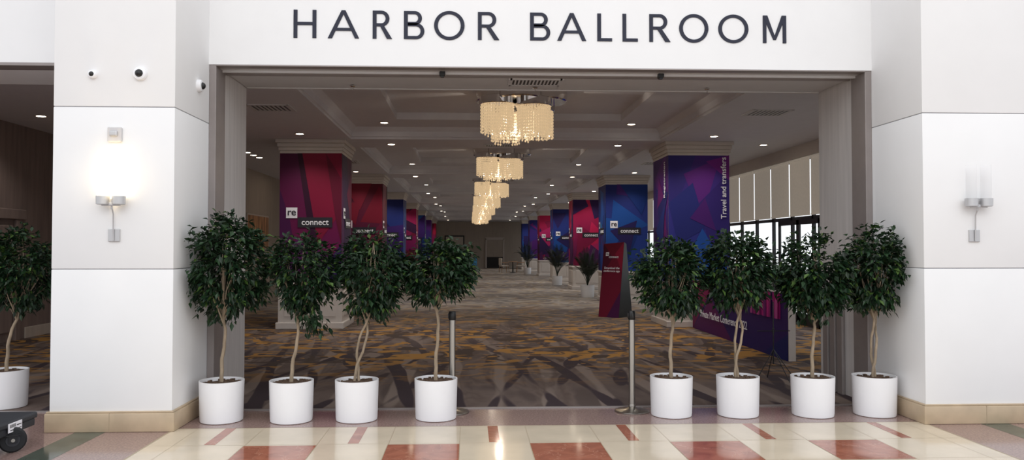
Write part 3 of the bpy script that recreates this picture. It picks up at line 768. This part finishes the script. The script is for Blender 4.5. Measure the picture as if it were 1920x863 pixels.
def sconce(x, lit, label):
    root = empty('wall_sconce', (x, PF, 2.0), label, 'wall lamp', 'pier wall sconces')
    mb = MB(); mb.box(-.05, .05, -.018, 0, -.34, -.23, 0, .004); obj(mb, 'backplate', ['nickel'], root)
    mb = MB(); mb.tube([(0, -.025, -.33), (0, -.03, -.1), (0, -.06, -.04)], .006); mb.tube([(0, -.06, -.06), (0, -.07, .03)], .008); mb.box(-.08, .08, -.085, -.07, -.03, .0, 0, .003); obj(mb, 'stem', ['nickel'], root, smooth=True)
    for dx in (-.068, .068):
        mb = MB(); mb.lathe([(.045, -.02), (.055, -.015), (.056, .055), (.052, .055), (.05, .0)], (dx, -.08, 0), 28); obj(mb, 'cup', ['nickel'], root, smooth=True)
        mb = MB(); mb.lathe([(.046, .01), (.046, .36), (.042, .36), (.042, .02)], (dx, -.08, 0), 28); obj(mb, 'glass_shade', ['bulb' if lit else 'bulboff'], root, smooth=True)
    if lit:
        l = D.lights.new('sconce', 'POINT'); l.energy = 3.0; l.color = (1, .82, .56); l.shadow_soft_size = .04
        q = D.objects.new('sconce_bulb', l); q.location = (0, -.15, .2); link(q, root)
sconce(-3.11, True, 'lit twin-cylinder glass sconce with nickel cups on pier')
sconce(4.63, False, 'unlit twin-cylinder glass sconce with nickel cups on pier')

def cam_dome(loc, r, rot, label):
    root = empty('security_camera', loc, label, 'security camera', 'dome security cameras'); root.rotation_euler = rot
    mb = MB(); mb.lathe([(r, 0), (r, -.02), (r * .9, -.035), (r * .72, -.04)], (0, 0, 0), 28, axis='y'); obj(mb, 'housing', ['pot'], root, smooth=True)
    k = .58
    mb = MB(); mb.lathe([(r * k * math.cos(a), -.035 - r * k * math.sin(a)) for a in [i * pi / 2 / 8 for i in range(8)] + [pi / 2 - .03]], (0, 0, 0), 24, axis='y'); obj(mb, 'dome', ['black'], root, smooth=True)
cam_dome((-2.90, PF, 3.14), .060, (0, 0, 0), 'white housing with dark glass dome on pier face')
cam_dome((-3.31, PF, 3.13), .038, (0, 0, 0), 'small white camera with dark lens on pier face')
cam_dome((XL, 7.5, 3.16), .06, (0, 0, pi / 2), 'white housing with dark dome on pier side')
root = empty('fire_alarm_strobe', (-3.11, PF, 2.6), 'white wall-mounted fire alarm strobe', 'fire alarm')
mb = MB(); mb.box(-.06, .06, -.035, 0, -.065, .065, 0, .008); obj(mb, 'housing', ['soffit'], root)
mb = MB(); mb.box(-.035, .035, -.06, -.034, -.02, .03, 0, .012); obj(mb, 'strobe_lens', ['nickel'], root)

# ---------------------------------------------------------------- cart
root = empty('platform_cart', (-3.97, 5.9, 0), 'black flatbed platform cart with white label', 'cart')
mb = MB(); mb.box(-.4, .4, -.75, .7, .20, .25, 0, .015); mb.box(-.385, .385, -.73, .685, .14, .20, 0, .01); obj(mb, 'deck', ['cartm'], root)
mb = MB(); mb.box(.4, .405, .28, .46, .165, .235, 0)
for i in range(5): mb.box(.405, .4065, .30 + i * .016, .308 + i * .016, .2, .225, 1)
mb.box(.405, .4065, .39, .45, .205, .212, 1); mb.box(.405, .4065, .30, .45, .178, .184, 1)
obj(mb, 'sticker', ['white', 'black'], root)
for wx, wy in ((.34, .36), (-.32, .4), (.32, -.55), (-.32, -.55)):
    wl = MB()
    wl.lathe([(.06, -.024), (.085, -.024), (.098, -.012), (.098, .012), (.085, .024), (.06, .024)], (0, 0, 0), 32, 0, 'y'); wl.lathe([(.05, -.027), (.055, -.02), (.055, .02), (.05, .027)], (0, 0, 0), 20, 1, 'y'); wl.lathe([(.014, -.04), (.014, .04)], (0, 0, 0), 12, 2, 'y')
    o = obj(wl, 'wheel', ['rubber', 'cartm', 'steel'], root, (wx + .05, wy, .098), smooth=True); o.rotation_euler = (0, 0, .6)
    mb = MB(); mb.box(-.03, .03, -.035, -.03, -.02, .05); mb.box(-.03, .03, .03, .035, -.02, .05); mb.box(-.05, .05, -.045, .045, .035, .045)
    o = obj(mb, 'caster_fork', ['dark'], root, (wx + .05, wy, .098)); o.rotation_euler = (0, 0, .6)

def picture(x, y0, y1, z0, z1):
    root = empty('framed_painting', (x, (y0 + y1) / 2, z0), 'abstract orange and cream painting in thin pale frame', 'painting')
    h = (y1 - y0) / 2
    mb = MB(); mb.box(0, .04, -h, h, 0, z1 - z0, 0, .005); obj(mb, 'frame', ['trimw'], root)
    mb = MB(); mb.box(.04, .045, -h + .04, h - .04, .04, z1 - z0 - .04); obj(mb, 'canvas', ['art'], root)
picture(-5.985, 21.0, 23.2, 1.55, 2.55)
root = empty('framed_painting', (-1.2, 62.8, 1.75), 'dark framed picture on beige wall', 'painting')
mb = MB(); mb.box(-.8, .8, -.06, 0, 0, .9, 0, .01); obj(mb, 'frame', ['dark'], root)
mb = MB(); mb.box(-.7, .7, -.066, -.06, .1, .8); obj(mb, 'canvas', ['fabric'], root)
def chair(X, Y, rot):
    root = empty('lounge_chair', (X, Y, .006), 'pale upholstered chair with wooden legs', 'chair', 'chairs by the round table'); root.rotation_euler = (0, 0, rot)
    mb = MB(); mb.box(-.27, .27, -.27, .27, .40, .48, 0, .03); obj(mb, 'seat', ['fabric'], root)
    mb = MB(); mb.box(-.27, .27, .22, .30, .48, .95, 0, .03); obj(mb, 'backrest', ['fabric'], root)
    for sx in (-1, 1):
        for sy in (-1, 1):
            mb = MB(); mb.tube([(sx * .23, sy * .23, .41), (sx * .26, sy * .26, 0)], [.022, .014]); obj(mb, 'leg', ['wood'], root)
        mb = MB(); mb.tube([(sx * .28, .25, .66), (sx * .28, -.2, .66), (sx * .27, -.24, .42)], .018); obj(mb, 'armrest', ['wood'], root)
chair(2.3, 51.0, pi / 2 + .3); chair(3.4, 51.3, -pi / 2)
root = empty('round_table', (2.85, 50.6, .006), 'small round wooden table with pedestal', 'table')
mb = MB(); mb.lathe([(.28, .70), (.3, .71), (.3, .735), (.28, .745)], n=32); obj(mb, 'table_top', ['wood'], root)
mb = MB(); mb.lathe([(.2, 0), (.2, .02), (.04, .05), (.035, .70)], n=20); obj(mb, 'pedestal', ['dark'], root)
root = empty('floor_poster', (.25, 60.5, .006), 'small blue poster on a stand', 'poster stand')
mb = MB(); mb.box(-.35, .35, -.02, .02, .25, .85, 0, .01); obj(mb, 'poster', ['blue'], root)
mb = MB(); mb.tube([(-.3, 0, .3), (-.36, -.1, 0)], .015); mb.tube([(.3, 0, .3), (.36, -.1, 0)], .015); mb.tube([(0, .02, .6), (0, .25, 0)], .015); obj(mb, 'stand', ['dark'], root)

# ---------------------------------------------------------------- lights / world
w = D.worlds.new('World'); scn.world = w; w.use_nodes = True
bg = w.node_tree.nodes['Background']; bg.inputs[0].default_value = (.95, .97, 1, 1); bg.inputs[1].default_value = 1.35
def area(loc, target, sx, sy, e, col):
    l = D.lights.new('area', 'AREA'); l.shape = 'RECTANGLE'; l.size = sx; l.size_y = sy; l.energy = e; l.color = col
    o = D.objects.new('lobby_fill', l); o.location = loc; o.rotation_euler = (Vector(target) - Vector(loc)).to_track_quat('-Z', 'Y').to_euler(); link(o)
area((1, -4, 8.5), (1, 7.5, 2), 12, 5, 330, (1, .99, .98))  # unseen area lamp added behind the camera to soften and brighten the facade

f = 1450
cam = D.cameras.new('camera'); co = D.objects.new('camera', cam); link(co)
cam.sensor_width = 36; cam.lens = f / 1920 * 36; cam.shift_x = 20 / 1920
co.location = (0, 0, 1.6)
co.rotation_euler = (pi / 2 + math.atan(34.5 / f), 0, -math.atan(.0414))
cam.clip_end = 300
scn.camera = co
scn.view_settings.view_transform = 'Standard'
scn.view_settings.look = 'None'
